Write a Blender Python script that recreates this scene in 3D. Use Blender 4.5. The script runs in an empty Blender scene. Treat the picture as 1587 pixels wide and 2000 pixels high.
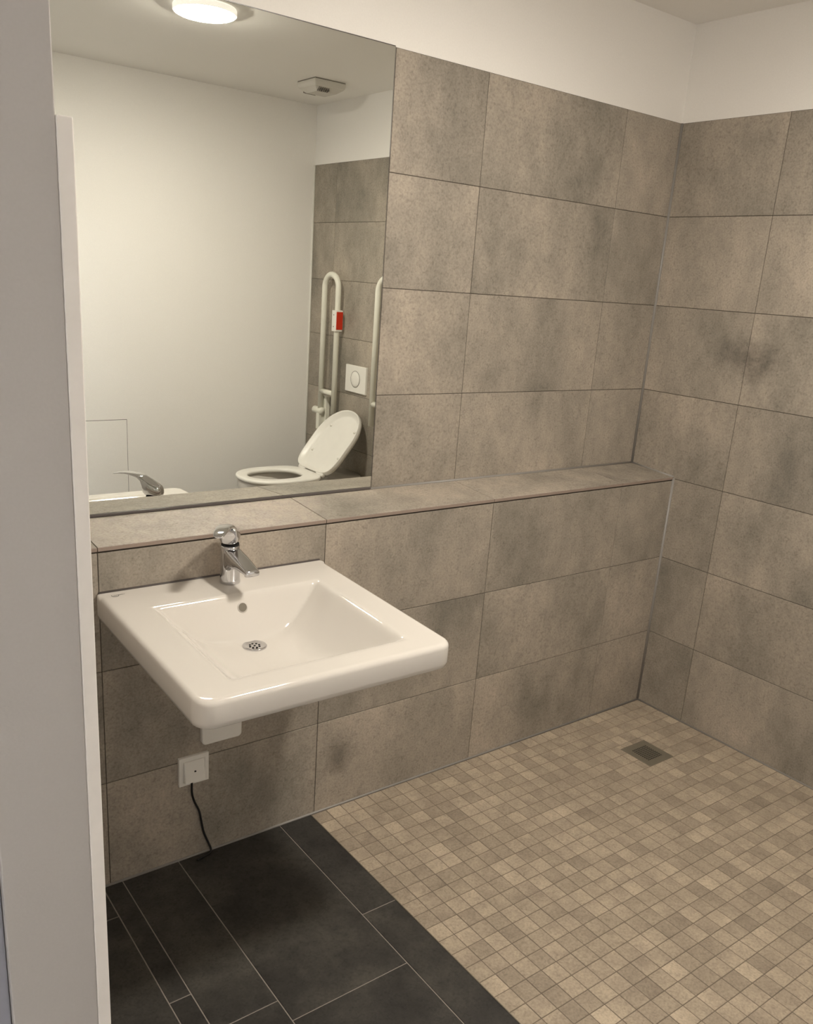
import bpy, bmesh, math, random
from mathutils import Vector, Matrix

random.seed(7)
scene = bpy.context.scene
C = scene.collection

# ------------------------------------------------------------------ camera
CAM = (-2.6600, -1.8675, 1.5194)
YAW, PITCH, ROLL, F_PX, PP_Y = 0.6603, 0.3013, 0.0718, 1680.88, 72.0
fw = Vector((math.sin(YAW) * math.cos(PITCH), math.cos(YAW) * math.cos(PITCH), -math.sin(PITCH)))
r0 = Vector((math.cos(YAW), -math.sin(YAW), 0.0))
u0 = r0.cross(fw)
rr = math.cos(ROLL) * r0 + math.sin(ROLL) * u0
uu = -math.sin(ROLL) * r0 + math.cos(ROLL) * u0
cd = bpy.data.cameras.new('camera')
cam = bpy.data.objects.new('camera', cd)
C.objects.link(cam)
m = Matrix((rr, uu, -fw)).transposed().to_4x4()
m.translation = Vector(CAM)
cam.matrix_world = m
cd.sensor_fit = 'AUTO'
cd.sensor_width = 36.0
cd.lens = F_PX * 36.0 / 2000.0
cd.shift_y = PP_Y / 2000.0
cd.clip_start = 0.02
scene.camera = cam

# ------------------------------------------------------------------ world, exposure
world = bpy.data.worlds.new('world')
scene.world = world
world.use_nodes = True
bg = world.node_tree.nodes['Background']
bg.inputs[0].default_value = (0.80, 0.86, 1.0, 1.0)
bg.inputs[1].default_value = 0.003
vs = scene.view_settings
vs.view_transform = 'Standard'
vs.look = 'None'
vs.exposure = 4.0
vs.gamma = 1.0
vs.use_curve_mapping = False
# light thrown back by the mirror: do not clip or spread it
scene.cycles.sample_clamp_indirect = 0.0
scene.cycles.blur_glossy = 0.28
scene.cycles.max_bounces = 7
scene.cycles.adaptive_threshold = 0.05
LAMP_STRENGTH = 18.3
LAMP_COLOR = (1.0, 0.925, 0.815)

# ------------------------------------------------------------------ room measures
D = 0.196            # depth of the ledge; the upper back wall stands at y = D
Z1 = 0.2957          # first tile joint above the floor
TH, TW = 0.300, 0.600
ZTOP = 2.0957        # top of the wall tiles
CEIL = 2.395
YF = -2.24           # opposite wall
XL = -2.40           # room face of the left wall
MX = -1.2115         # right edge of the mirror
LX = [-2.085, -1.485, -0.885, -0.285]     # vertical joints of the back walls
RY = [-0.206, -0.806, -1.406, -2.006]     # vertical joints of the right wall

# ------------------------------------------------------------------ materials
def srgb(r, g, b):
    f = lambda c: c / 12.92 if c <= 0.04045 else ((c + 0.055) / 1.055) ** 2.4
    return (f(r / 255.0), f(g / 255.0), f(b / 255.0), 1.0)

def new_mat(name):
    mt = bpy.data.materials.new(name)
    mt.use_nodes = True
    nt = mt.node_tree
    return mt, nt, nt.nodes['Principled BSDF']

def plain(name, col, rough=0.5, metal=0.0, coat=0.0, bump=0.0, bscale=60.0, spec=0.5):
    mt, nt, b = new_mat(name)
    b.inputs['Roughness'].default_value = rough
    b.inputs['Metallic'].default_value = metal
    b.inputs['Specular IOR Level'].default_value = spec
    if coat:
        b.inputs['Coat Weight'].default_value = coat
        b.inputs['Coat Roughness'].default_value = 0.04
    tc = nt.nodes.new('ShaderNodeTexCoord')
    n = nt.nodes.new('ShaderNodeTexNoise')
    n.inputs['Scale'].default_value = bscale
    n.inputs['Detail'].default_value = 1
    nt.links.new(tc.outputs['Object'], n.inputs['Vector'])
    mr = nt.nodes.new('ShaderNodeMapRange')
    mr.inputs['To Min'].default_value = 0.97
    mr.inputs['To Max'].default_value = 1.03
    nt.links.new(n.outputs['Fac'], mr.inputs['Value'])
    mx = nt.nodes.new('ShaderNodeMix')
    mx.data_type = 'RGBA'
    mx.blend_type = 'MULTIPLY'
    mx.inputs['Factor'].default_value = 1.0
    mx.inputs['A'].default_value = col
    nt.links.new(mr.outputs['Result'], mx.inputs['B'])
    nt.links.new(mx.outputs['Result'], b.inputs['Base Color'])
    if bump:
        bp = nt.nodes.new('ShaderNodeBump')
        bp.inputs['Strength'].default_value = bump
        bp.inputs['Distance'].default_value = 0.001
        nt.links.new(n.outputs['Fac'], bp.inputs['Height'])
        nt.links.new(bp.outputs['Normal'], b.inputs['Normal'])
    return mt

def concrete(name, dark, mid, light, vary=0.10, rough=0.5, stains=(), big=3.2, pit=0.35):
    """concrete-look porcelain: clouds, mottling and small pits, another cut of the pattern on every tile"""
    mt, nt, b = new_mat(name)
    N, L = nt.nodes, nt.links
    tc = N.new('ShaderNodeTexCoord')
    oi = N.new('ShaderNodeObjectInfo')
    off = N.new('ShaderNodeVectorMath'); off.operation = 'SCALE'
    off.inputs[0].default_value = (37.0, 71.0, 53.0)
    L.new(oi.outputs['Random'], off.inputs['Scale'])
    add = N.new('ShaderNodeVectorMath'); add.operation = 'ADD'
    stretch = N.new('ShaderNodeVectorMath'); stretch.operation = 'MULTIPLY'
    stretch.inputs[1].default_value = (1.0, 1.0, 0.65)
    L.new(tc.outputs['Object'], stretch.inputs[0])
    L.new(stretch.outputs[0], add.inputs[0]); L.new(off.outputs[0], add.inputs[1])
    plain_add = N.new('ShaderNodeVectorMath'); plain_add.operation = 'ADD'
    L.new(tc.outputs['Object'], plain_add.inputs[0]); L.new(off.outputs[0], plain_add.inputs[1])
    def noise(scale, detail, rgh, dist=0.0, src=None):
        n = N.new('ShaderNodeTexNoise')
        n.inputs['Scale'].default_value = scale
        n.inputs['Detail'].default_value = detail
        n.inputs['Roughness'].default_value = rgh
        n.inputs['Distortion'].default_value = dist
        L.new((src or add).outputs[0], n.inputs['Vector'])
        return n.outputs['Fac']
    n1 = noise(big, 5, 0.60)
    n2 = noise(big * 5, 5, 0.72)
    n3 = noise(170.0, 1, 0.6, src=plain_add)
    n4 = noise(85.0, 2, 0.7, src=plain_add)
    mixn = N.new('ShaderNodeMix'); mixn.data_type = 'FLOAT'
    mixn.inputs['Factor'].default_value = 0.30
    L.new(n1, mixn.inputs['A']); L.new(n2, mixn.inputs['B'])
    cr = N.new('ShaderNodeValToRGB')
    e = cr.color_ramp.elements
    e[0].position = 0.34; e[0].color = dark
    e[1].position = 0.66; e[1].color = light
    x = e.new(0.49); x.color = mid
    L.new(mixn.outputs['Result'], cr.inputs['Fac'])
    col = cr.outputs['Color']
    def mult(col, val):
        mx = N.new('ShaderNodeMix'); mx.data_type = 'RGBA'; mx.blend_type = 'MULTIPLY'
        mx.inputs['Factor'].default_value = 1.0
        L.new(col, mx.inputs['A']); L.new(val, mx.inputs['B'])
        return mx.outputs['Result']
    def rng(v, a, bb, lo, hi):
        mr = N.new('ShaderNodeMapRange')
        mr.inputs['From Min'].default_value = a; mr.inputs['From Max'].default_value = bb
        mr.inputs['To Min'].default_value = lo; mr.inputs['To Max'].default_value = hi
        L.new(v, mr.inputs['Value'])
        return mr.outputs['Result']
    col = mult(col, rng(n4, 0.28, 0.46, 1.0 - pit, 1.0))
    col = mult(col, rng(n3, 0.3, 0.7, 0.88, 1.10))
    col = mult(col, rng(oi.outputs['Random'], 0, 1, 1.0 - vary, 1.0 + vary))
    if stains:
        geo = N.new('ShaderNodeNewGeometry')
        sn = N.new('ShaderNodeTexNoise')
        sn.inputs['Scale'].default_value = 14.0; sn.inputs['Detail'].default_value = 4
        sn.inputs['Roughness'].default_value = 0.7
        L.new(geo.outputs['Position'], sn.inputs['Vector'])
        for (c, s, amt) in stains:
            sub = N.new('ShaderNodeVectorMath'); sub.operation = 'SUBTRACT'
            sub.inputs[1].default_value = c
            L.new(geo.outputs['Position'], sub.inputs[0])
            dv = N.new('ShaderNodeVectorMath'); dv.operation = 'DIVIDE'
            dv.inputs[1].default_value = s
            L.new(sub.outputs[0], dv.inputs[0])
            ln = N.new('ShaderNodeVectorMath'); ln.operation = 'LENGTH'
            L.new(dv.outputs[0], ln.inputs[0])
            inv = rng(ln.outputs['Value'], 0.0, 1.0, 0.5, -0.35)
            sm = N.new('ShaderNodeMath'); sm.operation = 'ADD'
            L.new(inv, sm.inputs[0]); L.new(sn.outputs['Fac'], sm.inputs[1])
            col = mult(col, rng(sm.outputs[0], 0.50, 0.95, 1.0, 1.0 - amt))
    L.new(col, b.inputs['Base Color'])
    L.new(rng(n4, 0.2, 0.8, rough + 0.12, rough - 0.08), b.inputs['Roughness'])
    bp = N.new('ShaderNodeBump')
    bp.inputs['Strength'].default_value = 0.18
    bp.inputs['Distance'].default_value = 0.0008
    L.new(n4, bp.inputs['Height'])
    L.new(bp.outputs['Normal'], b.inputs['Normal'])
    return mt

M = {}
M['tile'] = concrete('grey_concrete_tile', srgb(127, 121, 111), srgb(155, 146, 134), srgb(181, 169, 154), 0.06, 0.5, pit=0.16,
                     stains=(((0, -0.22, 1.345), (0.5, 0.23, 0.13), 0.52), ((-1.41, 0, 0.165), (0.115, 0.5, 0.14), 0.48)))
M['mosaic'] = concrete('beige_mosaic_tile', srgb(142, 129, 114), srgb(163, 149, 131), srgb(185, 170, 149), 0.12, 0.5, big=5.0, pit=0.12)
M['slate'] = concrete('anthracite_floor_tile', srgb(36, 34, 33), srgb(56, 54, 51), srgb(80, 77, 71), 0.08, 0.45, big=4.0, pit=0.25)
M['grout_wall'] = plain('wall_grout', srgb(84, 76, 68), 0.9, bump=0.3, bscale=300)
M['grout_mosaic'] = plain('mosaic_grout', srgb(112, 101, 89), 0.9, bump=0.3, bscale=300)
M['grout_floor'] = plain('floor_grout', srgb(150, 142, 134), 0.9, bump=0.3, bscale=300)
M['silicone'] = plain('grey_silicone', srgb(140, 136, 131), 0.4)
M['silicone_dark'] = plain('dark_silicone', srgb(92, 86, 84), 0.3)
M['white_silicone'] = plain('white_silicone', srgb(225, 222, 214), 0.4)
M['paint'] = plain('white_wall_paint', srgb(242, 239, 234), 0.85, bscale=220)
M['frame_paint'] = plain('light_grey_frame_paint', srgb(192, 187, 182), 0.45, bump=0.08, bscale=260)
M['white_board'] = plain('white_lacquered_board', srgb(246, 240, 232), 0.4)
M['seal'] = plain('blue_grey_seal', srgb(160, 161, 170), 0.5)
M['ceramic'] = plain('white_ceramic', srgb(213, 208, 201), 0.07, bscale=4)
M['plastic'] = plain('white_plastic', srgb(236, 233, 226), 0.32, bscale=20)
M['rail'] = plain('cream_coated_tube', srgb(233, 231, 218), 0.3, bscale=20)
M['chrome'] = plain('chrome', (0.64, 0.64, 0.655, 1), 0.04, metal=1.0, bscale=5)
M['steel'] = plain('brushed_steel', srgb(128, 121, 107), 0.42, metal=0.35, bscale=90)
M['black'] = plain('black_rubber', srgb(18, 18, 20), 0.5)
M['dark'] = plain('dark_opening', srgb(16, 14, 13), 0.8)
M['overflow'] = plain('overflow_shade', srgb(120, 114, 102), 0.5)
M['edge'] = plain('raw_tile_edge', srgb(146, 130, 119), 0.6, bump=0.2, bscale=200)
M['red'] = plain('red_label', srgb(205, 50, 22), 0.4, bscale=200)
M['ink'] = plain('grey_print', srgb(70, 74, 72), 0.4)
M['vent'] = plain('vent_plastic', srgb(206, 202, 194), 0.45, bscale=20)
M['vent_gap'] = plain('vent_gap', srgb(122, 116, 108), 0.7)
M['corridor'] = plain('pale_bounce_floor', srgb(196, 192, 186), 0.5, bscale=30)
M['panel_gap'] = plain('panel_gap', srgb(104, 98, 90), 0.8)

mt, nt, b = new_mat('mirror_glass')
b.inputs['Metallic'].default_value = 1.0
b.inputs['Roughness'].default_value = 0.0
nse = nt.nodes.new('ShaderNodeTexNoise'); nse.inputs['Scale'].default_value = 2.0
rmp = nt.nodes.new('ShaderNodeValToRGB')
rmp.color_ramp.elements[0].color = (0.865, 0.885, 0.845, 1)
rmp.color_ramp.elements[1].color = (0.875, 0.895, 0.855, 1)
nt.links.new(nse.outputs['Fac'], rmp.inputs['Fac'])
nt.links.new(rmp.outputs['Color'], b.inputs['Base Color'])
M['mirror'] = mt

mt, nt, b = new_mat('lit_diffuser')
b.inputs['Base Color'].default_value = (0.9, 0.88, 0.84, 1)
b.inputs['Emission Color'].default_value = (*LAMP_COLOR, 1)
b.inputs['Emission Strength'].default_value = LAMP_STRENGTH
M['lamp'] = mt

mt, nt, b = new_mat('glowing_opal_rim')
b.inputs['Base Color'].default_value = (0.85, 0.83, 0.80, 1)
b.inputs['Emission Color'].default_value = (*LAMP_COLOR, 1)
b.inputs['Emission Strength'].default_value = 0.05
M['lamp_rim'] = mt

mt, nt, b = new_mat('cool_fill_diffuser')  # glow of the added corridor fill lamp
b.inputs['Base Color'].default_value = (0.9, 0.9, 0.9, 1)
b.inputs['Emission Color'].default_value = (0.85, 0.9, 1.0, 1)
b.inputs['Emission Strength'].default_value = 9.0
M['fill_cool'] = mt

# ------------------------------------------------------------------ helpers
def link(name, me, mat, parent=None, loc=None, smooth=False):
    o = bpy.data.objects.new(name, me)
    C.objects.link(o)
    if mat is not None and len(me.materials) == 0:
        me.materials.append(M[mat])
    if parent is not None:
        o.parent = parent
    if loc is not None:
        o.location = loc
    if smooth:
        for pl in me.polygons:
            pl.use_smooth = True
    return o

def bm_link(name, bm, mat, parent=None, loc=None, smooth=False):
    bmesh.ops.recalc_face_normals(bm, faces=bm.faces[:])
    me = bpy.data.meshes.new(name)
    bm.to_mesh(me)
    bm.free()
    return link(name, me, mat, parent, loc, smooth)

def add_box(bm, lo, hi, bevel=0.0, seg=2):
    vs = [bm.verts.new((x, y, z)) for x in (lo[0], hi[0]) for y in (lo[1], hi[1]) for z in (lo[2], hi[2])]
    fs = [bm.faces.new([vs[i] for i in q]) for q in
          ((0, 1, 3, 2), (4, 6, 7, 5), (0, 4, 5, 1), (2, 3, 7, 6), (0, 2, 6, 4), (1, 5, 7, 3))]
    bmesh.ops.recalc_face_normals(bm, faces=fs)
    if bevel:
        es = list({e for f in fs for e in f.edges})
        bmesh.ops.bevel(bm, geom=es, offset=bevel, segments=seg, affect='EDGES', profile=0.5)

def box(name, lo, hi, mat, parent=None, bevel=0.0, seg=2, smooth=False):
    """a box; its origin is the middle of its base"""
    ox, oy, oz = (lo[0] + hi[0]) / 2, (lo[1] + hi[1]) / 2, lo[2]
    if parent is not None and parent.type == 'EMPTY':
        ox = oy = oz = 0.0
    bm = bmesh.new()
    add_box(bm, (lo[0] - ox, lo[1] - oy, lo[2] - oz), (hi[0] - ox, hi[1] - oy, hi[2] - oz), bevel, seg)
    return bm_link(name, bm, mat, parent, (ox, oy, oz), smooth)

def ring_loft(bm, rings, cap0=True, cap1=True, closed=True):
    vr = [[bm.verts.new(p) for p in r] for r in rings]
    n = len(vr[0])
    for a, b_ in zip(vr[:-1], vr[1:]):
        for i in range(n if closed else n - 1):
            j = (i + 1) % n
            bm.faces.new((a[i], a[j], b_[j], b_[i]))
    if cap0: bm.faces.new(vr[0][::-1])
    if cap1: bm.faces.new(vr[-1])
    return vr

def tube(bm, pts, r, seg=14, caps=True):
    pts = [Vector(p) for p in pts]
    rings = []
    t0 = (pts[1] - pts[0]).normalized()
    ref = Vector((0, 0, 1)) if abs(t0.z) < 0.9 else Vector((1, 0, 0))
    n = t0.cross(ref).normalized()
    for i, p in enumerate(pts):
        if i == 0: t = t0
        elif i == len(pts) - 1: t = (pts[i] - pts[i - 1]).normalized()
        else: t = ((pts[i + 1] - p).normalized() + (p - pts[i - 1]).normalized()).normalized()
        n = (n - t * n.dot(t)).normalized()
        bn = t.cross(n)
        rad = r[i] if isinstance(r, (list, tuple)) else r
        rings.append([p + (n * math.cos(a) + bn * math.sin(a)) * rad for a in (2 * math.pi * k / seg for k in range(seg))])
    ring_loft(bm, rings, caps, caps)

def cyl(bm, c0, c1, r0_, r1_=None, seg=24, bevel=0.0):
    r1_ = r0_ if r1_ is None else r1_
    c0, c1 = Vector(c0), Vector(c1)
    ax = (c1 - c0).normalized()
    if bevel:
        tube(bm, [c0, c0 + ax * 1e-5, c0 + ax * bevel, c1 - ax * bevel, c1 - ax * 1e-5, c1],
             [r0_ - bevel, r0_ - bevel, r0_, r1_, r1_ - bevel, r1_ - bevel], seg)
    else:
        tube(bm, [c0, c1], [r0_, r1_], seg)

def spline(pts, n=6):
    pts = [Vector(p) for p in pts]
    P = [pts[0] * 2 - pts[1]] + pts + [pts[-1] * 2 - pts[-2]]
    out = []
    for i in range(1, len(P) - 2):
        for k in range(n):
            t = k / n
            a, b_, c, d = P[i - 1], P[i], P[i + 1], P[i + 2]
            out.append(0.5 * ((2 * b_) + (c - a) * t + (2 * a - 5 * b_ + 4 * c - d) * t * t + (3 * b_ - a - 3 * c + d) * t ** 3))
    out.append(pts[-1])
    return out

def tag(o, label, cat, group=None):
    o['label'] = label
    o['category'] = cat
    if group: o['group'] = group
    return o

def thing(name, label, cat, loc=(0, 0, 0), rot=(0, 0, 0), group=None):
    o = bpy.data.objects.new(name, None)
    o.empty_display_size = 0.05
    C.objects.link(o)
    o.location = loc
    o.rotation_euler = rot
    return tag(o, label, cat, group)

def structure(o, label=None):
    o['kind'] = 'structure'
    if label: o['label'] = label
    return o

_tiles = {}
def tile_mesh(kind, axis, w, h, t=0.008, ch=0.0006):
    """one tile with a chamfered face; axis = the side its face looks to"""
    key = (kind, axis, round(w, 4), round(h, 4), t)
    if key in _tiles: return _tiles[key]
    bm = bmesh.new()
    def ring(w_, h_, n):
        return [(-w_ / 2, -h_ / 2, n), (w_ / 2, -h_ / 2, n), (w_ / 2, h_ / 2, n), (-w_ / 2, h_ / 2, n)]
    rings = [ring(w, h, -t), ring(w, h, -ch), ring(w - 2 * ch, h - 2 * ch, 0)]
    def mp(p):
        u, v, n = p
        if axis == '-y': return (u, -n, v)
        if axis == '-x': return (-n, u, v)
        return (u, v, n)
    ring_loft(bm, [[mp(p) for p in r] for r in rings])
    bmesh.ops.recalc_face_normals(bm, faces=bm.faces[:])
    me = bpy.data.meshes.new(kind)
    bm.to_mesh(me); bm.free()
    _tiles[key] = me
    return me

def put_tile(name, mat, parent, axis, a0, a1, b0, b1, n, gap=0.002, jit=0.0003, t=0.008):
    """tile filling the joint cell a0..a1 x b0..b1 in the plane n"""
    w, h = a1 - a0 - gap, b1 - b0 - gap
    if w < 0.004 or h < 0.004: return None
    me = tile_mesh(name, axis, w, h, t)
    if len(me.materials) == 0: me.materials.append(M[mat])
    ca, cb = (a0 + a1) / 2, (b0 + b1) / 2
    n = n + random.uniform(-jit, jit)
    loc = {'-y': (ca, n, cb), '-x': (n, ca, cb), '+z': (ca, cb, n)}[axis]
    o = bpy.data.objects.new(name, me)
    C.objects.link(o)
    o.parent = parent
    o.location = Vector(loc) - parent.location
    return o

# ------------------------------------------------------------------ room shell
G = 0.0015    # how far the grout lies behind the tile faces
T = 0.008     # tile thickness
WT = 0.12

floor = structure(box('floor', (-3.7, YF - WT, -0.15), (WT, D + WT, -G), 'grout_floor'))
ceiling = structure(box('ceiling', (-3.7, YF - WT, CEIL), (WT, D + WT, CEIL + 0.12), 'paint'))

wall_back = structure(box('wall_back', (-3.7, D + G, -0.15), (WT, D + WT, ZTOP), 'grout_wall'))
wall_back_upper = structure(box('wall_back_upper', (-3.7, D + 0.001, ZTOP), (WT, D + WT, CEIL), 'paint'))
wall_service = structure(box('wall_service', (XL, G, -G), (-0.0015, D + G, 0.884), 'grout_wall'))
wall_right = structure(box('wall_right', (G, YF, -0.15), (WT, D + G, ZTOP), 'grout_wall'))
wall_right_upper = structure(box('wall_right_upper', (0.001, YF, ZTOP), (WT, D + 0.001, CEIL), 'paint'))
wall_opposite = structure(box('wall_opposite', (-3.7, YF - WT, -0.15), (WT, YF, CEIL), 'paint'))

# left wall with the doorway the photograph is taken from
JY = -0.95
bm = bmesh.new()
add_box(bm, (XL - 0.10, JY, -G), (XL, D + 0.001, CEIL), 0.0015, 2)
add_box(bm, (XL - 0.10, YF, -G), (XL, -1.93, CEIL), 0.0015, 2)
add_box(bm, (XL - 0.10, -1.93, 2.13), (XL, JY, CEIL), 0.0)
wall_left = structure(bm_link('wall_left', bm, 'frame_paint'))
wall_corridor = structure(box('wall_corridor', (-3.7, YF, -G), (-3.6, D, CEIL), 'paint'))

# the tiles of the service wall under the ledge
zs = [0.0, Z1, Z1 + TH, 0.889]
xs = [XL] + LX + [0.0]
for i in range(len(xs) - 1):
    for k in range(3):
        put_tile('tile', 'tile', wall_service, '-y', xs[i], xs[i + 1] - (0.003 if i == len(xs) - 2 else 0), zs[k] + (0.003 if k == 0 else 0), zs[k + 1], 0.0)
# the tiles of the ledge, falling slightly to the front
LZF, LZB = 0.902, 0.916
slope = math.atan2(LZB - LZF, D)
for i in range(len(xs) - 1):
    w = xs[i + 1] - xs[i] - 0.002 - (0.004 if i == len(xs) - 2 else 0)
    h = math.hypot(D - 0.003, LZB - LZF)
    me = tile_mesh('ledge_tile', '+z', w, h, 0.009)
    if len(me.materials) == 0: me.materials.append(M['tile'])
    o = bpy.data.objects.new('ledge_tile', me)
    C.objects.link(o)
    o.parent = wall_service
    o.location = Vector(((xs[i] + xs[i + 1]) / 2 - (0.002 if i == len(xs) - 2 else 0), (D - 0.003) / 2 - 0.001, (LZF + LZB) / 2)) - wall_service.location
    o.rotation_euler = (slope, 0, 0)
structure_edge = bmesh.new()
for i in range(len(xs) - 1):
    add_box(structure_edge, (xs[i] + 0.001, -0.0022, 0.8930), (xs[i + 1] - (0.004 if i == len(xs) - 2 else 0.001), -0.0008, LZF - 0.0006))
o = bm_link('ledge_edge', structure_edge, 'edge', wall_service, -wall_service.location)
# mortar wedge under the ledge tiles
bm = bmesh.new()
pr = [(0.004, 0.884), (D + G, 0.884), (D + G, LZB - 0.010), (0.004, LZF - 0.010)]
ring_loft(bm, [[(x, y, z) for y, z in pr] for x in (XL, -0.002)])
bm_link('ledge_bed', bm, 'grout_wall', wall_service, -wall_service.location)

# the tiles of the upper back wall right of the mirror
zu = [LZB, Z1 + 3 * TH, Z1 + 4 * TH, Z1 + 5 * TH, ZTOP]
xu = [MX + 0.003, LX[2] + 0.002, LX[3] + 0.002, 0.0]
for i in range(3):
    for k in range(4):
        put_tile('tile', 'tile', wall_back, '-y', xu[i], xu[i + 1] - (0.003 if i == 2 else 0), zu[k] + (0.004 if k == 0 else 0), zu[k + 1], D)
# the tiles of the right wall
ys = [D] + RY + [YF]
zr = [0.0, Z1, Z1 + TH, Z1 + 2 * TH, Z1 + 3 * TH, Z1 + 4 * TH, Z1 + 5 * TH, ZTOP]
for i in range(len(ys) - 1):
    for k in range(7):
        y1 = ys[i]
        if i == 0:
            y1 = D - 0.003 if k >= 3 else -0.003
        y0 = ys[i + 1] + (0.004 if i == len(ys) - 2 else 0)
        put_tile('tile', 'tile', wall_right, '-x', y0, y1, zr[k] + (0.003 if k == 0 else 0), zr[k + 1], 0.0)

# silicone joints in the corners
def bead(name, pts, r, mat):
    bm = bmesh.new()
    tube(bm, pts, r, 8)
    return structure(bm_link(name, bm, mat, smooth=True))
bead('trim_1', [(-0.0012, -0.0012, 0.0), (-0.0012, -0.0012, 0.899)], 0.0056, 'silicone')
bead('trim_2', [(-0.0012, D - 0.0012, LZB), (-0.0012, D - 0.0012, ZTOP)], 0.0056, 'silicone')
bead('trim_3', [(MX, D - 0.001, LZB + 0.001), (0, D - 0.001, LZB + 0.001)], 0.0048, 'silicone')
bead('trim_4', [(-0.001, -0.001, LZF), (-0.001, D, LZB + 0.001)], 0.0042, 'silicone')
bead('trim_5', [(XL, -0.001, 0.001), (0, -0.001, 0.001)], 0.0040, 'silicone')
bead('trim_6', [(-0.001, 0.0, 0.001), (-0.001, YF, 0.001)], 0.0040, 'silicone')
bead('trim_7', [(-0.003, YF + 0.002, 0.0), (-0.003, YF + 0.002, ZTOP)], 0.0055, 'white_silicone')

# dark floor tiles: five columns of different width, running joints
SX = -1.497     # border between dark tiles and shower mosaic
YM = -1.508     # end of the mosaic
def column(x0, x1, first, y_start=0.0, y_end=YF, step=0.600):
    y = [y_start]
    j = first
    while j > y_end + 0.02:
        y.append(j); j -= step
    y.append(y_end)
    for a, b_ in zip(y[:-1], y[1:]):
        put_tile('floor_tile', 'slate', floor, '+z', x0, x1, b_, a, 0.0, gap=0.003, jit=0.0002)
column(-1.600, SX, -0.430)
column(-1.905, -1.600, -0.618)
column(-2.055, -1.905, -0.554)
column(-2.105, -2.055, -0.436)
column(-2.455, -2.105, -0.122)
structure(box('floor_corridor', (-3.6, YF, -G), (-2.455, D, 0.0005), 'corridor'))  # unseen floor, added in pale grey to bounce light up the jamb
for c in range(5):
    column(SX + c * 0.2994, SX + (c + 1) * 0.2994, -1.90 - 0.15 * (c % 2), YM)
structure(box('trim_8', (SX - 0.0012, YM, -0.004), (SX + 0.0012, -0.004, 0.0006), 'steel'))

# shower mosaic: 30 columns; the 300 pieces that show largest stand alone, the others are one part
bed = structure(box('floor_shower', (SX + 0.0012, YM, -0.0014), (-0.001, -0.001, -0.0009), 'grout_mosaic'))
DRAIN = (-0.306, -0.291, 0.0634)
NX, NY = 30, 30
px = (0.0 - SX) / NX
pieces = []
for i in range(NX):
    for j in range(NY):
        x0 = SX + i * px; x1 = x0 + px
        y1 = -0.005 - j * 0.0501; y0 = y1 - 0.0501
        cx, cy = (x0 + x1) / 2, (y0 + y1) / 2
        g = 0.0010
        q = [x0 + g, x1 - g, y0 + g, y1 - g]
        # pieces cut back around the drain
        m_ = DRAIN[2] + 0.002
        ax0, ax1, ay0, ay1 = DRAIN[0] - m_, DRAIN[0] + m_, DRAIN[1] - m_, DRAIN[1] + m_
        parts_ = [q]
        if q[0] < ax1 and q[1] > ax0 and q[2] < ay1 and q[3] > ay0:
            parts_ = []
            if q[0] < ax0: parts_.append([q[0], ax0, q[2], q[3]])
            if q[1] > ax1: parts_.append([ax1, q[1], q[2], q[3]])
            mx0, mx1 = max(q[0], ax0), min(q[1], ax1)
            if q[2] < ay0: parts_.append([mx0, mx1, q[2], ay0])
            if q[3] > ay1: parts_.append([mx0, mx1, ay1, q[3]])
            parts_ = [t_ for t_ in parts_ if t_[1] - t_[0] > 0.002 and t_[3] - t_[2] > 0.002]
        v = Vector((cx, cy, 0)) - Vector(CAM)
        zc = v.dot(fw)
        u_ = 793.5 + F_PX * v.dot(rr) / zc
        v_ = 1000 + PP_Y - F_PX * v.dot(uu) / zc
        inside = -15 < u_ < 1602 and -15 < v_ < 2015
        for q in parts_:
            size = (q[1] - q[0]) * (q[3] - q[2]) * abs(v.z) / v.length ** 3 if inside else 0.0
            pieces.append((size, q))
pieces.sort(key=lambda t_: -t_[0])
for size, q in pieces[:300]:
    put_tile('mosaic_tile', 'mosaic', bed, '+z', q[0], q[1], q[2], q[3], 0.0, gap=0.0, jit=0.0003, t=0.0012)
# the rest: one mesh, but in a handful of tones like the single pieces
tones = [M['mosaic']]
bm = bmesh.new()
for size, q in pieces[300:]:
    n = random.uniform(-0.0003, 0.0003)
    ch = 0.0006
    a = [(q[0], q[2]), (q[1], q[2]), (q[1], q[3]), (q[0], q[3])]
    ins = [(q[0] + ch, q[2] + ch), (q[1] - ch, q[2] + ch), (q[1] - ch, q[3] - ch), (q[0] + ch, q[3] - ch)]
    lay = [[(x, y, n - 0.0012) for x, y in a], [(x, y, n - ch) for x, y in a], [(x, y, n) for x, y in ins]]
    ring_loft(bm, lay, False, True)
# every piece keeps its own tone through a per-face attribute
lyr = bm.loops.layers.float_color.new('tone')
done = set()
for f in bm.faces:
    if f in done: continue
    island = {f}; todo = [f]
    while todo:
        g_ = todo.pop()
        for e in g_.edges:
            for h_ in e.link_faces:
                if h_ not in island:
                    island.add(h_); todo.append(h_)
    t_ = random.random()
    for g_ in island:
        for lp in g_.loops: lp[lyr] = (t_, t_, t_, 1)
    done |= island
mm = M['mosaic'].copy(); mm.name = 'beige_mosaic_tile_field'
nt = mm.node_tree
oi = [n for n in nt.nodes if n.type == 'OBJECT_INFO'][0]
at = nt.nodes.new('ShaderNodeAttribute'); at.attribute_name = 'tone'
for l in list(nt.links):
    if l.from_node == oi:
        to = l.to_socket
        nt.links.remove(l); nt.links.new(at.outputs['Fac'], to)
M['mosaic_field'] = mm
o = bm_link('mosaic_field', bm, 'mosaic_field', bed, -bed.location)
o['kind'] = 'stuff'

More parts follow.
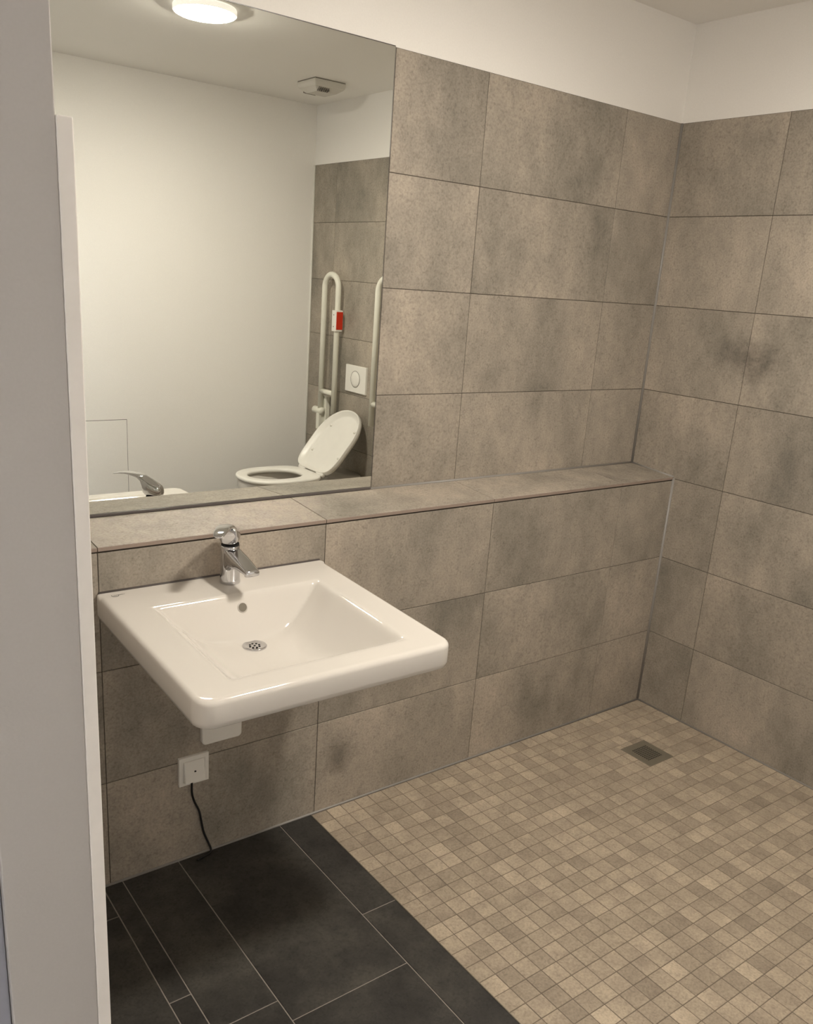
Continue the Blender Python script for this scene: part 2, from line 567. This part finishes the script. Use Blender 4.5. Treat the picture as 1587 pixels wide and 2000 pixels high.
# ------------------------------------------------------------------ mirror
mir = thing('wall_mirror', 'large frameless wall mirror above the tiled ledge', 'mirror', (-1.8, D, LZB + 0.004))
bm = bmesh.new()
add_box(bm, (XL + 0.002 + 1.8, 0.0, 0.004), (MX + 1.8, 0.0045, ZTOP - LZB - 0.003))
o = bm_link('mirror_glass', bm, 'mirror', mir)
bm = bmesh.new()
add_box(bm, (MX + 1.8 + 0.0002, -0.0004, 0.003), (MX + 1.8 + 0.0016, 0.0045, ZTOP - LZB - 0.003))
bm_link('mirror_edge', bm, 'chrome', mir)
bm = bmesh.new()
add_box(bm, (XL + 0.002 + 1.8, -0.0035, -0.004), (MX + 1.8, 0.0015, 0.0035), 0.0012)
bm_link('seal_strip', bm, 'silicone_dark', mir)
bm = bmesh.new()
add_box(bm, (XL + 0.002 + 1.8, -0.0006, ZTOP - LZB - 0.0028), (MX + 1.8, 0.0045, ZTOP - LZB - 0.0010))
bm_link('mirror_edge', bm, 'silicone_dark', mir)

# ------------------------------------------------------------------ door frame pieces at the left
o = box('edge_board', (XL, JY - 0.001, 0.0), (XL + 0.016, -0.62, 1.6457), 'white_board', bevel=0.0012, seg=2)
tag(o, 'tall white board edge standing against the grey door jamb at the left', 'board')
fr = thing('jamb_seal', 'blue-grey seal strip at the outer left edge of the grey door jamb', 'seal', (XL - 0.10, JY, 0.0))
bm = bmesh.new()
add_box(bm, (-0.020, 0.012, 0.0), (-0.0005, 0.05, 2.13), 0.002)
bm_link('seal_lip', bm, 'seal', fr)
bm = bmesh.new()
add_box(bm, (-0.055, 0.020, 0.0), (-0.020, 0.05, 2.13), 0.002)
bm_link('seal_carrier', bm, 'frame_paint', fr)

# ------------------------------------------------------------------ ceiling lamp
LC = (-1.205, -1.000)
lamp = thing('ceiling_lamp', 'round glowing ceiling lamp reflected near the top of the mirror', 'lamp', (LC[0], LC[1], CEIL))
def lathe(bm, prof, seg=48):
    rings = [[(r * math.cos(2 * math.pi * k / seg), r * math.sin(2 * math.pi * k / seg), z) for k in range(seg)] for r, z in prof]
    ring_loft(bm, rings, True, True)
bm = bmesh.new()
lathe(bm, [(0.110, -0.0005), (0.112, -0.004), (0.112, -0.019), (0.110, -0.021), (0.104, -0.021)])
bm_link('lamp_housing', bm, 'lamp_rim', lamp, smooth=False)
bm = bmesh.new()
lathe(bm, [(0.1065, -0.0212), (0.104, -0.0235), (0.096, -0.0265), (0.075, -0.0300), (0.045, -0.0325), (0.012, -0.0335)])
bm_link('lamp_diffuser', bm, 'lamp', lamp, smooth=True)

# unseen fill lamp added on the corridor ceiling to brighten the door jamb
cl = thing('corridor_fill_lamp', 'square cool white fill lamp added unseen on the corridor ceiling', 'lamp', (-3.15, -0.30, CEIL))
bm = bmesh.new(); add_box(bm, (-0.16, -0.16, -0.03), (0.16, 0.16, 0.0), 0.004); bm_link('lamp_housing', bm, 'plastic', cl)
bm = bmesh.new(); add_box(bm, (-0.145, -0.145, -0.034), (0.145, 0.145, -0.0302)); bm_link('lamp_diffuser', bm, 'fill_cool', cl)

# ------------------------------------------------------------------ ceiling vent
VX0, VX1, VY0, VY1 = -0.382, -0.210, -1.792, -1.620
vent = thing('ceiling_vent', 'square off-white ventilation outlet on the ceiling above the toilet', 'vent', ((VX0 + VX1) / 2, (VY0 + VY1) / 2, CEIL))
hw = (VX1 - VX0) / 2
def sq(w, z, c=0.0):
    return [(-w, -w, z), (w, -w, z), (w, w, z), (-w, w, z)]
bm = bmesh.new()
add_box(bm, (-hw + 0.003, -hw + 0.003, -0.004), (hw - 0.003, hw - 0.003, 0.0))
bm_link('shadow_gap', bm, 'vent_gap', vent)
bm = bmesh.new()
ring_loft(bm, [sq(hw, -0.004), sq(hw, -0.012), sq(hw - 0.006, -0.030), sq(hw - 0.034, -0.050)])
bmesh.ops.bevel(bm, geom=[e for e in bm.edges], offset=0.002, segments=2, affect='EDGES')
bm_link('vent_cover', bm, 'vent', vent)
for s in (-1, 1):
    bm = bmesh.new()
    for k in range(6):
        x = -hw + 0.030 + k * 0.0105
        ring_loft(bm, [[(x, s * (hw - 0.012), -0.0465), (x + 0.004, s * (hw - 0.012), -0.0465), (x + 0.004, s * (hw - 0.032), -0.0515), (x, s * (hw - 0.032), -0.0515)],
                       [(x, s * (hw - 0.012), -0.030), (x + 0.004, s * (hw - 0.012), -0.030), (x + 0.004, s * (hw - 0.032), -0.040), (x, s * (hw - 0.032), -0.040)]])
    bm_link('louvre', bm, 'vent_gap', vent)

# ------------------------------------------------------------------ access panel in the opposite wall
pan = thing('access_panel', 'flush white access panel low in the white wall seen in the mirror', 'panel', (-1.30, YF, 0.10))
bm = bmesh.new(); add_box(bm, (-0.21, 0.0, 0.0), (0.207, 0.0005, 0.621)); bm_link('panel_gap', bm, 'panel_gap', pan)
bm = bmesh.new(); add_box(bm, (-0.2075, 0.0005, 0.0025), (0.2045, 0.0018, 0.6185)); bm_link('panel_door', bm, 'paint', pan)

# ------------------------------------------------------------------ wash basin
BX0, BX1, BZ = -2.093, -1.496, 0.7925
BW = (BX1 - BX0); BD = 0.568
TILT = 0.020
basin = thing('wash_basin', 'wide white ceramic wash basin fixed to the tiled wall', 'basin', ((BX0 + BX1) / 2, 0.0, BZ))
def axis_pts(L, edge, n):
    """dense near both ends"""
    a = [0, .0008, .002, .004, .0065, .009, .012, .016, .022, .030]
    mid = [0.030 + (L - 0.060) * k / n for k in range(1, n)]
    return a + mid + [L - t for t in a[::-1]]
RF, RB, FIL = 0.036, 0.010, 0.012
us = axis_pts(BW, 0, 120); vs_ = axis_pts(BD, 0, 116)
# bowl opening, local: x across (0 = middle), y to the front (negative)
OX0, OX1, OY0, OY1 = -0.208, 0.208, -0.500, -0.128
def ease(d_, L, dp):
    t = d_ / L
    if t <= 0: return dp * 2.0 * t
    if t >= 1: return dp + 0.02 * (t - 1)
    return dp * (1 - (1 - t) ** 2)
def smin(a, b_, k):
    h = max(k - abs(a - b_), 0.0) / k
    return min(a, b_) - h * h * k * 0.25
def depth(x, y):
    a = smin(ease(x - OX0, 0.17, 0.108), ease(OX1 - x, 0.17, 0.108), 0.004)
    f_ = ease(y - OY0, 0.270, 0.114)
    k_ = ease(OY1 - y, 0.070, 0.112)
    h = smin(smin(a, k_, 0.004), f_, 0.012)
    fl = 0.103 + 0.006 * math.exp(-((x ** 2 + (y + 0.200) ** 2) / 0.004))
    h = smin(h, fl, 0.020)
    s = 0.0045
    return s * math.log1p(math.exp(h / s)) if h / s < 40 else h
def corner(u, v):
    """square grid to rounded rectangle; returns x, y and the distance to the outer edge"""
    x, y = u, v                        # u from left, v from the back
    e = min(u, BW - u, BD - v, v)
    for (cu, cv, r, su, sv) in ((0, BD, RF, 1, -1), (BW, BD, RF, -1, -1), (0, 0, RB, 1, 1), (BW, 0, RB, -1, 1)):
        a = (r - (u - cu) * su) / r; b_ = (r - (v - cv) * sv) / r
        if a > 0 and b_ > 0:
            mlen = max(a, b_); ln = math.hypot(a, b_)
            k = mlen / ln
            x = cu + su * (r - a * k * r); y = cv + sv * (r - b_ * k * r)
            e = r * (1 - mlen)
    return x, y, e
bm = bmesh.new()
grid = []
for v in vs_:
    row = []
    for u in us:
        x, y, e = corner(u, v)
        X, Y = x - BW / 2, -y
        fil = FIL if v > 0.02 else 0.004
        drop = 0.0 if e >= fil else fil - math.sqrt(max(fil * fil - (fil - e) ** 2, 0))
        z = -drop - depth(X, Y) + TILT * (Y / BD)
        row.append(bm.verts.new((X, Y, z)))
    grid.append(row)
nv, nu = len(vs_), len(us)
for j in range(nv - 1):
    for i in range(nu - 1):
        bm.faces.new((grid[j][i], grid[j + 1][i], grid[j + 1][i + 1], grid[j][i + 1]))
loop = [grid[0][i] for i in range(nu)] + [grid[j][nu - 1] for j in range(1, nv)] + [grid[nv - 1][i] for i in range(nu - 2, -1, -1)] + [grid[j][0] for j in range(nv - 2, 0, -1)]
prev = loop
base = [v.co.copy() for v in loop]
cen = Vector((0, -BD / 2, 0))
for dz, inset in ((-0.034, 0.0), (-0.044, 0.0025), (-0.048, 0.008), (-0.050, 0.016)):
    ring = []
    for c in base:
        dirv = Vector((-math.copysign(min(1, abs(c.x) / (BW / 2)) ** 6, c.x), 0, 0))
        yy = c.y + BD / 2
        dirv.y = -math.copysign(min(1, abs(yy) / (BD / 2)) ** 6, yy)
        ring.append(bm.verts.new((c.x + dirv.x * inset, min(0, c.y + dirv.y * inset), TILT * c.y / BD - FIL + dz + 0.0)))
    n = len(ring)
    for i in range(n):
        j = (i + 1) % n
        bm.faces.new((prev[i], prev[j], ring[j], ring[i]))
    prev = ring
# underside: in to the bowl shell, down and closed
def shell(sx, sy, cy, z):
    out = []
    for c in base:
        out.append(bm.verts.new((c.x * sx, cy + (c.y + BD / 2) * sy, z)))
    return out
for args in ((0.80, 0.74, -0.30, -0.074), (0.66, 0.62, -0.29, -0.100), (0.40, 0.40, -0.26, -0.124), (0.18, 0.18, -0.236, -0.128)):
    ring = shell(*args)
    n = len(ring)
    for i in range(n):
        j = (i + 1) % n
        bm.faces.new((prev[i], prev[j], ring[j], ring[i]))
    prev = ring
bm.faces.new(prev)
body = bm_link('basin_body', bm, 'ceramic', basin, smooth=True)
WY = -0.203
def top_z(x, y):
    return -depth(x, y) + TILT * y / BD
wz = top_z(0, WY) + 0.002
# waste: chrome dish with nine holes
bm = bmesh.new()
lathe(bm, [(0.0285, -0.004), (0.0285, 0.0012), (0.027, 0.0026), (0.021, 0.0018), (0.018, 0.0006), (0.001, 0.0004)], 40)
waste = bm_link('waste_dish', bm, 'chrome', basin, (0, WY, wz), smooth=True)
bm = bmesh.new()
for k in range(9):
    a = 2 * math.pi * k / 8
    r = 0.0115 if k < 8 else 0.0
    c = (r * math.cos(a), r * math.sin(a))
    cyl(bm, (c[0], c[1], 0.0002), (c[0], c[1], 0.0011), 0.0026, seg=14)
bm_link('drain_hole', bm, 'dark', waste)
# overflow: ring and dark opening on the back slope
oy = -0.1385
oz = top_z(0, oy)
sl = (top_z(0, oy + 0.004) - top_z(0, oy - 0.004)) / 0.008
nrm = Vector((0, -sl, 1)).normalized()
p0 = Vector((0, oy, oz))
bm = bmesh.new()
cyl(bm, p0 - nrm * 0.003, p0 + nrm * 0.0008, 0.0135, seg=28, bevel=0.0005)
ov = bm_link('overflow_ring', bm, 'ceramic', basin, smooth=True)
bm = bmesh.new()
cyl(bm, p0 - nrm * 0.002, p0 + nrm * 0.0012, 0.0105, seg=28)
bm_link('overflow_opening', bm, 'overflow', ov)
# seal between basin and wall
bm = bmesh.new()
tube(bm, [(-BW / 2 + 0.006, -0.0005, 0.0005), (BW / 2 - 0.006, -0.0005, 0.0005)], 0.0032, 8)
bm_link('basin_seal', bm, 'silicone_dark', basin, smooth=True)
# maker's mark near the back left corner: a crescent and a line of tiny lettering
bm = bmesh.new()
lc = Vector((-BW / 2 + 0.036, -0.026, 0))
outer, inner = [], []
for k in range(25):
    a = math.radians(135 + 250 * k / 24)
    wd = 0.0022 * math.sin(math.pi * k / 24) + 0.0002
    outer.append((lc.x + 0.0085 * math.cos(a), lc.y + 0.0085 * math.sin(a)))
    inner.append((lc.x + (0.0085 - wd) * math.cos(a), lc.y + (0.0085 - wd) * math.sin(a)))
zf = lambda x, y: TILT * y / BD + 0.00025
vo = [bm.verts.new((x, y, zf(x, y))) for x, y in outer]
vi = [bm.verts.new((x, y, zf(x, y))) for x, y in inner]
for k in range(24): bm.faces.new((vo[k], vo[k + 1], vi[k + 1], vi[k]))
mark = bm_link('brand_mark', bm, 'ink', basin)
tcu = bpy.data.curves.new('mark_text', 'FONT')
tcu.body = 'Ideal Standard'
tcu.size = 0.0044
tcu.offset = 0.00008
tcu.extrude = 0.0
to = bpy.data.objects.new('mark_text_tmp', tcu)
C.objects.link(to)
bpy.context.view_layer.update()
me = bpy.data.meshes.new_from_object(to.evaluated_get(bpy.context.evaluated_depsgraph_get()))
bpy.data.objects.remove(to)
me.materials.clear()
lt = link('lettering', me, 'ink', mark, (lc.x - 0.003, lc.y + 0.0002, zf(lc.x, lc.y) + 0.00005))
lt.rotation_euler = (math.atan2(TILT, BD), 0, 0)
# waste pipe below, running into the wall cover
bm = bmesh.new()
cx0 = 0.0
tube(bm, [(0, WY, -0.120), (0, WY, -0.15)] + [(0, WY + 0.05 - 0.05 * math.cos(a), -0.15 - 0.05 * math.sin(a)) for a in (math.pi / 2 * k / 6 for k in range(1, 7))] + [(0, -0.0205, -0.20)], 0.016, 18)
bm_link('waste_pipe', bm, 'plastic', basin, smooth=True)

# ------------------------------------------------------------------ siphon cover
cov = thing('siphon_cover', 'white rounded siphon cover on the tiles just below the basin', 'cover', (-1.785, 0.0, 0.334))
bm = bmesh.new()
def rrect(w, h, r, y, n=6):
    out = []
    for (cx_, cz_, a0) in ((w / 2 - r, h - r, 0), (-w / 2 + r, h - r, 90), (-w / 2 + r, r, 180), (w / 2 - r, r, 270)):
        for k in range(n + 1):
            a = math.radians(a0 + 90 * k / n)
            out.append((cx_ + r * math.cos(a), y, cz_ + r * math.sin(a)))
    return out
def rr_in(w, h, r, y, i): return [(x, y_, z + i) for x, y_, z in rrect(w - 2 * i, h - 2 * i, max(r - i, 0.001), y)]
ring_loft(bm, [rrect(0.112, 0.31, 0.012, 0.0), rrect(0.112, 0.31, 0.012, -0.010), rr_in(0.112, 0.31, 0.012, -0.0125, 0.001), rr_in(0.112, 0.31, 0.012, -0.0135, 0.003)])
bm_link('cover_plate', bm, 'plastic', cov)
bm = bmesh.new()
cyl(bm, (-0.006, -0.0135, 0.2585), (-0.006, -0.0195, 0.2585), 0.030, seg=28, bevel=0.002)
bm_link('pipe_collar', bm, 'plastic', cov)

# ------------------------------------------------------------------ cable outlet and cable
out = thing('cable_outlet', 'square white cable outlet plate low on the tiles under the basin', 'outlet', (-1.862, 0.0, 0.228))
def rp(w, y, cz, dx=0.0): return [(dx - w / 2, y, cz - w / 2), (dx + w / 2, y, cz - w / 2), (dx + w / 2, y, cz + w / 2), (dx - w / 2, y, cz + w / 2)]
bm = bmesh.new()
ring_loft(bm, [rp(0.082, 0.0, 0.041), rp(0.082, -0.0075, 0.041), rp(0.0805, -0.0090, 0.041), rp(0.0605, -0.0090, 0.041), rp(0.0600, -0.0075, 0.041)])
bm_link('outlet_frame', bm, 'plastic', out)
bm = bmesh.new()
bk = [(-0.0285, -0.0072, 0.0125), (0.0285, -0.0072, 0.0125), (0.0285, -0.0072, 0.0695), (-0.0285, -0.0072, 0.0695)]
ft = [(-0.0285, -0.0215, 0.0120), (0.0265, -0.0215, 0.0120), (0.0265, -0.0115, 0.0690), (-0.0265, -0.0115, 0.0690)]
ring_loft(bm, [bk, ft])
bmesh.ops.bevel(bm, geom=bm.edges[:], offset=0.001, segments=2, affect='EDGES')
cvp = bm_link('outlet_cover', bm, 'plastic', out)
bm = bmesh.new()
cyl(bm, (0.0, -0.0155, 0.0405), (0.0, -0.0172, 0.0402), 0.0028, seg=16)
bm_link('screw', bm, 'dark', cvp)
cpts = [(-1.871, -0.016, 0.246), (-1.871, -0.014, 0.233), (-1.868, -0.008, 0.200), (-1.860, -0.005, 0.170), (-1.847, -0.005, 0.137), (-1.841, -0.0045, 0.105),
        (-1.834, -0.0045, 0.067), (-1.821, -0.007, 0.028), (-1.816, -0.011, 0.010), (-1.822, -0.017, 0.004), (-1.840, -0.021, 0.0032), (-1.862, -0.027, 0.0032)]
bm = bmesh.new()
o_ = Vector((-1.862, -0.027, 0.0))
tube(bm, [p - o_ for p in spline(cpts, 6)], 0.0028, 10)
cab = bm_link('cable', bm, 'black', None, o_, smooth=True)
tag(cab, 'thin black cable hanging from the outlet plate down to the dark floor', 'cable')

# ------------------------------------------------------------------ basin tap
FX, FY = -1.785, -0.050
fz = BZ + TILT * FY / BD
tap = thing('basin_tap', 'chrome single lever tap standing on the back of the basin', 'tap', (FX, FY, fz))
bm = bmesh.new()
lathe(bm, [(0.0248, 0.0), (0.0252, 0.003), (0.0240, 0.010), (0.0232, 0.045), (0.0230, 0.080), (0.0232, 0.090), (0.0222, 0.094), (0.012, 0.095)], 40)
bm_link('tap_body', bm, 'chrome', tap, smooth=True)
bm = bmesh.new()
def sup(cx_, cz_, w, h, y, p=4.0, n=28):
    out = []
    for k in range(n):
        a = 2 * math.pi * k / n
        ca, sa = math.cos(a), math.sin(a)
        out.append((cx_ + w / 2 * math.copysign(abs(ca) ** (2 / p), ca), y, cz_ + h / 2 * math.copysign(abs(sa) ** (2 / p), sa)))
    return out
secs = [(0.006, 0.060, 0.040, 0.060), (-0.018, 0.062, 0.0445, 0.056), (-0.030, 0.066, 0.0445, 0.042), (-0.050, 0.0665, 0.043, 0.031), (-0.080, 0.0645, 0.040, 0.022),
        (-0.105, 0.0605, 0.037, 0.0165), (-0.117, 0.058, 0.0355, 0.0145), (-0.1205, 0.057, 0.033, 0.012)]
ring_loft(bm, [sup(0, z, w, h, y) for y, z, w, h in secs])
sp = bm_link('tap_spout', bm, 'chrome', tap, smooth=True)
bm = bmesh.new()
cyl(bm, (0, -0.104, 0.0535), (0, -0.1055, 0.0465), 0.0125, seg=24, bevel=0.001)
bm_link('aerator', bm, 'chrome', sp, smooth=True)
bm = bmesh.new()
lathe(bm, [(0.0215, 0.093), (0.0215, 0.0985)], 36)
bm_link('seal_ring', bm, 'dark', tap, smooth=False)
LD = Vector((-0.079, -0.100, 0)).normalized()
LS = Vector((-LD.y, LD.x, 0))
bm = bmesh.new()
secs = [(-0.0266, 0.1120, 0.012, 0.014), (-0.0252, 0.1130, 0.026, 0.026), (-0.0200, 0.1145, 0.0375, 0.033), (-0.010, 0.1170, 0.0455, 0.038), (0.0, 0.1195, 0.0495, 0.0425), (0.010, 0.1225, 0.0495, 0.0475),
        (0.018, 0.1245, 0.047, 0.052), (0.0235, 0.1275, 0.0445, 0.050), (0.0265, 0.1370, 0.0430, 0.034), (0.031, 0.1455, 0.0415, 0.0190), (0.042, 0.1515, 0.0390, 0.0110), (0.058, 0.1545, 0.0370, 0.0085),
        (0.080, 0.1565, 0.0345, 0.0065), (0.102, 0.1545, 0.031, 0.0055), (0.118, 0.1510, 0.025, 0.0045), (0.1255, 0.1490, 0.014, 0.003)]
rings = []
for t, z, w, h in secs:
    p_ = 2.6
    r_ = []
    for k in range(28):
        a = 2 * math.pi * k / 28
        ca, sa = math.cos(a), math.sin(a)
        pv = LD * t + LS * (w / 2 * math.copysign(abs(ca) ** (2 / p_), ca)) + Vector((0, 0, z + h / 2 * math.copysign(abs(sa) ** (2 / p_), sa)))
        r_.append(pv)
    rings.append(r_)
ring_loft(bm, rings)
lev = bm_link('tap_lever', bm, 'chrome', tap, smooth=True)
bm = bmesh.new()
dd = Vector((0.12, -1.0, 0)).normalized()
cyl(bm, dd * 0.0225 + Vector((0, 0, 0.113)), dd * 0.0252 + Vector((0, 0, 0.1125)), 0.0026, seg=14)
bm_link('temperature_mark', bm, 'dark', lev)

# ------------------------------------------------------------------ shower drain
dr = thing('shower_drain', 'square steel shower drain with punched grate in the mosaic floor', 'drain', (DRAIN[0], DRAIN[1], 0.0))
s = DRAIN[2]
bm = bmesh.new()
def sqr(w, z): return [(-w, -w, z), (w, -w, z), (w, w, z), (-w, w, z)]
ring_loft(bm, [sqr(s, -0.004), sqr(s, -0.0004), sqr(s - 0.001, 0.0006), sqr(s - 0.0245, 0.0006), sqr(s - 0.0250, -0.0002)], False, False)
bm_link('drain_frame', bm, 'steel', dr)
bm = bmesh.new()
hwid = s - 0.0255
n = 9
pit = 2 * hwid / n
bar = pit * 0.30
for k in range(n + 1):
    c = -hwid + k * pit
    add_box(bm, (max(-hwid, c - bar / 2), -hwid, -0.0004), (min(hwid, c + bar / 2), hwid, 0.0004))
    add_box(bm, (-hwid, max(-hwid, c - bar / 2), -0.0004), (hwid, min(hwid, c + bar / 2), 0.00035))
bm_link('drain_grate', bm, 'steel', dr)
bm = bmesh.new()
add_box(bm, (-hwid, -hwid, -0.0008), (hwid, hwid, -0.0004))
bm_link('drain_well', bm, 'dark', dr)

# ------------------------------------------------------------------ toilet
TY = -1.705
ZS = 0.474                     # rim of the bowl
toi = thing('toilet', 'white wall-hung toilet with its lid raised against the tiles', 'toilet', (0.0, TY, 0.0))
def egg(x_back, x_front, half, z, n=48, pf=2.2, pb=3.4):
    """outline seen from above: blunt towards the wall, round in front"""
    out = []
    xm = x_back + (x_front - x_back) * 0.52
    for k in range(n):
        a = 2 * math.pi * k / n
        ca, sa = math.cos(a), math.sin(a)
        if ca >= 0:
            x = xm + (x_front - xm) * abs(ca) ** (2 / pf); y = half * math.copysign(abs(sa) ** (2 / pf), sa)
        else:
            x = xm + (x_back - xm) * abs(ca) ** (2 / pb); y = half * math.copysign(abs(sa) ** (2 / pb), sa)
        out.append((x, y, z))
    return out
bm = bmesh.new()
# outside from under to the rim, then down into the bowl
ring_loft(bm, [egg(-0.002, -0.30, 0.115, 0.105), egg(-0.001, -0.46, 0.140, 0.13), egg(-0.001, -0.60, 0.160, 0.22), egg(-0.001, -0.672, 0.172, 0.34), egg(-0.001, -0.697, 0.180, 0.44),
               egg(-0.001, -0.699, 0.180, ZS - 0.008), egg(-0.002, -0.695, 0.177, ZS), egg(-0.20, -0.655, 0.135, ZS), egg(-0.205, -0.650, 0.130, ZS - 0.008),
               egg(-0.215, -0.63, 0.118, ZS - 0.06), egg(-0.26, -0.56, 0.085, ZS - 0.16), egg(-0.33, -0.47, 0.04, ZS - 0.22)])
bm_link('bowl', bm, 'ceramic', toi, smooth=True)
HX = -0.282
bm = bmesh.new()
z0, z1 = ZS + 0.004, ZS + 0.024
o1 = lambda i, z: egg(HX + 0.012 - i, -0.704 + i, 0.184 - i, z, pf=2.15)
i1 = lambda i, z: egg(HX - 0.070 + i, -0.645 - i, 0.112 + i, z, pf=2.1, pb=2.4)
vr = ring_loft(bm, [o1(0.004, z0), o1(0, z0 + 0.006), o1(0, z1 - 0.007), o1(0.003, z1 - 0.002), o1(0.010, z1), i1(0.010, z1), i1(0.003, z1 - 0.003), i1(0, z1 - 0.010), i1(0.002, z0)], False, False)
for k in range(48):
    bm.faces.new((vr[-1][k], vr[-1][(k + 1) % 48], vr[0][(k + 1) % 48], vr[0][k]))
bm_link('seat_ring', bm, 'plastic', toi, smooth=True)
# lid, built flat as if closed, then swung about the hinge
lidp = bpy.data.objects.new('lid', None)
LA = math.radians(129)
def lid_pt(x, y, z):
    """closed lid coordinates (x from hinge forward, z up) -> raised"""
    c, s_ = math.cos(LA), math.sin(LA)
    return (HX - (x * c - z * s_), y, ZS + 0.030 + (x * s_ + z * c))
LL, LH = 0.400, 0.183
def lid_ring(i, z):
    return [lid_pt(-(x), y, z) for x, y, _ in egg(-0.0 - i, -LL + i, LH - i, 0, pf=2.15, pb=5.0)]
bm = bmesh.new()
# z = 0 is the under face of the skirt
ring_loft(bm, [lid_ring(0.034, 0.021), lid_ring(0.024, 0.018), lid_ring(0.010, 0.001), lid_ring(0.004, -0.006), lid_ring(0.002, -0.006), lid_ring(0.0005, -0.003), lid_ring(0.001, 0.001), lid_ring(0.0, 0.006), lid_ring(0.001, 0.020), lid_ring(0.007, 0.026), lid_ring(0.03, 0.028)])
bpy.data.objects.remove(lidp)
lid = bm_link('lid', bm, 'plastic', toi, smooth=True)
lid['label'] = 'raised white lid'
for (fx, fy) in ((0.29, 0.118), (0.29, -0.118), (0.12, 0.132), (0.12, -0.132)):
    bm = bmesh.new()
    cyl(bm, lid_pt(fx, fy, 0.020), lid_pt(fx, fy, 0.011), 0.007, 0.006, seg=14)
    bm_link('buffer', bm, 'plastic', lid, smooth=False)
for s in (-1, 1):
    bm = bmesh.new()
    cyl(bm, (HX + 0.008, s * 0.060, ZS + 0.024), (HX + 0.008, s * 0.125, ZS + 0.024), 0.012, seg=18, bevel=0.002)
    bm_link('hinge', bm, 'plastic', toi, smooth=True)

# ------------------------------------------------------------------ flush plate
fl = thing('flush_plate', 'square white flush plate with a round button above the toilet', 'plate', (0.0, -1.714, 0.914))
bm = bmesh.new()
fw_, fh_ = 0.198, 0.145
rf = lambda i, x: [(x, -fw_ / 2 + i, i), (x, fw_ / 2 - i, i), (x, fw_ / 2 - i, fh_ - i), (x, -fw_ / 2 + i, fh_ - i)]
ring_loft(bm, [rf(0, 0), rf(0, -0.010), rf(0.002, -0.0125)])
bm_link('plate', bm, 'plastic', fl)
bm = bmesh.new()
rings = []
for r, x in ((0.0425, -0.0126), (0.0415, -0.0145), (0.038, -0.0165), (0.025, -0.0195), (0.010, -0.0208), (0.001, -0.0210)):
    rings.append([(x, r * math.cos(2 * math.pi * k / 40), fh_ / 2 + r * math.sin(2 * math.pi * k / 40)) for k in range(40)])
ring_loft(bm, rings)
bm_link('flush_button', bm, 'plastic', fl, smooth=True)
bm = bmesh.new()
tube(bm, [(-0.0126, 0.0445 * math.cos(a), fh_ / 2 + 0.0445 * math.sin(a)) for a in (2 * math.pi * k / 40 for k in range(41))], 0.0011, 6)
bm_link('button_gap', bm, 'panel_gap', fl, smooth=True)

# ------------------------------------------------------------------ folding support rails
RX, RR = -0.046, 0.0158
def rail(name, label, y_piv, y_free, sgn):
    """folded up: a U of tube standing parallel to the wall; sgn = side of the pivot"""
    t = thing(name, label, 'grab rail', (0.0, y_piv, 0.60), group='folding support rails beside the toilet')
    zt = 1.524 - 0.60
    w = y_free - y_piv
    r = abs(w) / 2
    pts = [(RX, 0, 0.165), (RX, 0, zt - r)]
    for k in range(1, 17):
        a = math.pi * k / 16
        pts.append((RX, w / 2 - (w / 2) * math.cos(a), zt - r + r * math.sin(a)))
    pts += [(RX, w, 0.17)]
    bm = bmesh.new(); tube(bm, pts, RR, 18)
    bm_link('rail_tube', bm, 'rail', t, smooth=True)
    bm = bmesh.new(); tube(bm, [(RX, 0.0, 0.285), (RX, w, 0.285)], RR * 0.92, 16)
    bm_link('cross_tube', bm, 'rail', t, smooth=True)
    bm = bmesh.new(); cyl(bm, (RX, sgn * 0.062, 0.170), (RX, -sgn * 0.026, 0.170), 0.0215, seg=22, bevel=0.002)
    bm_link('pivot', bm, 'rail', t, smooth=True)
    bm = bmesh.new(); add_box(bm, (-0.030, -0.040 if sgn < 0 else -0.030, 0.04), (0.0, 0.030 if sgn < 0 else 0.040, 0.255), 0.004)
    bm_link('wall_plate', bm, 'rail', t)
    bm = bmesh.new(); add_box(bm, (RX - 0.018, -0.016, 0.065), (-0.002, 0.016, 0.165), 0.003)
    bm_link('bracket', bm, 'rail', t)
    return t
rail('support_rail', 'cream folded-up support rail fully seen in the mirror, with red-marked clamp', -2.010, -1.870, -1)
rail('support_rail', 'cream folded-up support rail cut off by the right edge of the mirror', -1.352, -1.492, 1)

# ------------------------------------------------------------------ call transmitter clamped on the rail
cb = thing('call_transmitter', 'white clamp with a red label on the support rail', 'call button', (RX, -1.870, 1.228))
bm = bmesh.new()
def outl(wx, wy, z, p=7.0):
    return [(wx * math.copysign(abs(math.cos(a)) ** (2 / p), math.cos(a)), wy * math.copysign(abs(math.sin(a)) ** (2 / p), math.sin(a)), z) for a in (2 * math.pi * (k + 0.5) / 32 for k in range(32))]
def bore(z): return [(0.0164 * math.cos(a), 0.0164 * math.sin(a), z) for a in (2 * math.pi * (k + 0.5) / 32 for k in range(32))]
ring_loft(bm, [bore(0.0), outl(0.022, 0.019, 0.0), outl(0.024, 0.021, 0.002), outl(0.024, 0.021, 0.110), outl(0.022, 0.019, 0.112), bore(0.112)], False, False)
sl_ = bm_link('clamp_sleeve', bm, 'plastic', cb)
bm = bmesh.new(); add_box(bm, (-0.0185, 0.0205, 0.010), (0.0215, 0.0230, 0.104), 0.0010)
bm_link('red_label', bm, 'red', cb)
for z in (0.025, 0.087):
    bm = bmesh.new()
    cyl(bm, (-0.0235, 0.002, z), (-0.0252, 0.002, z), 0.003, seg=12)
    bm_link('screw', bm, 'panel_gap', sl_)
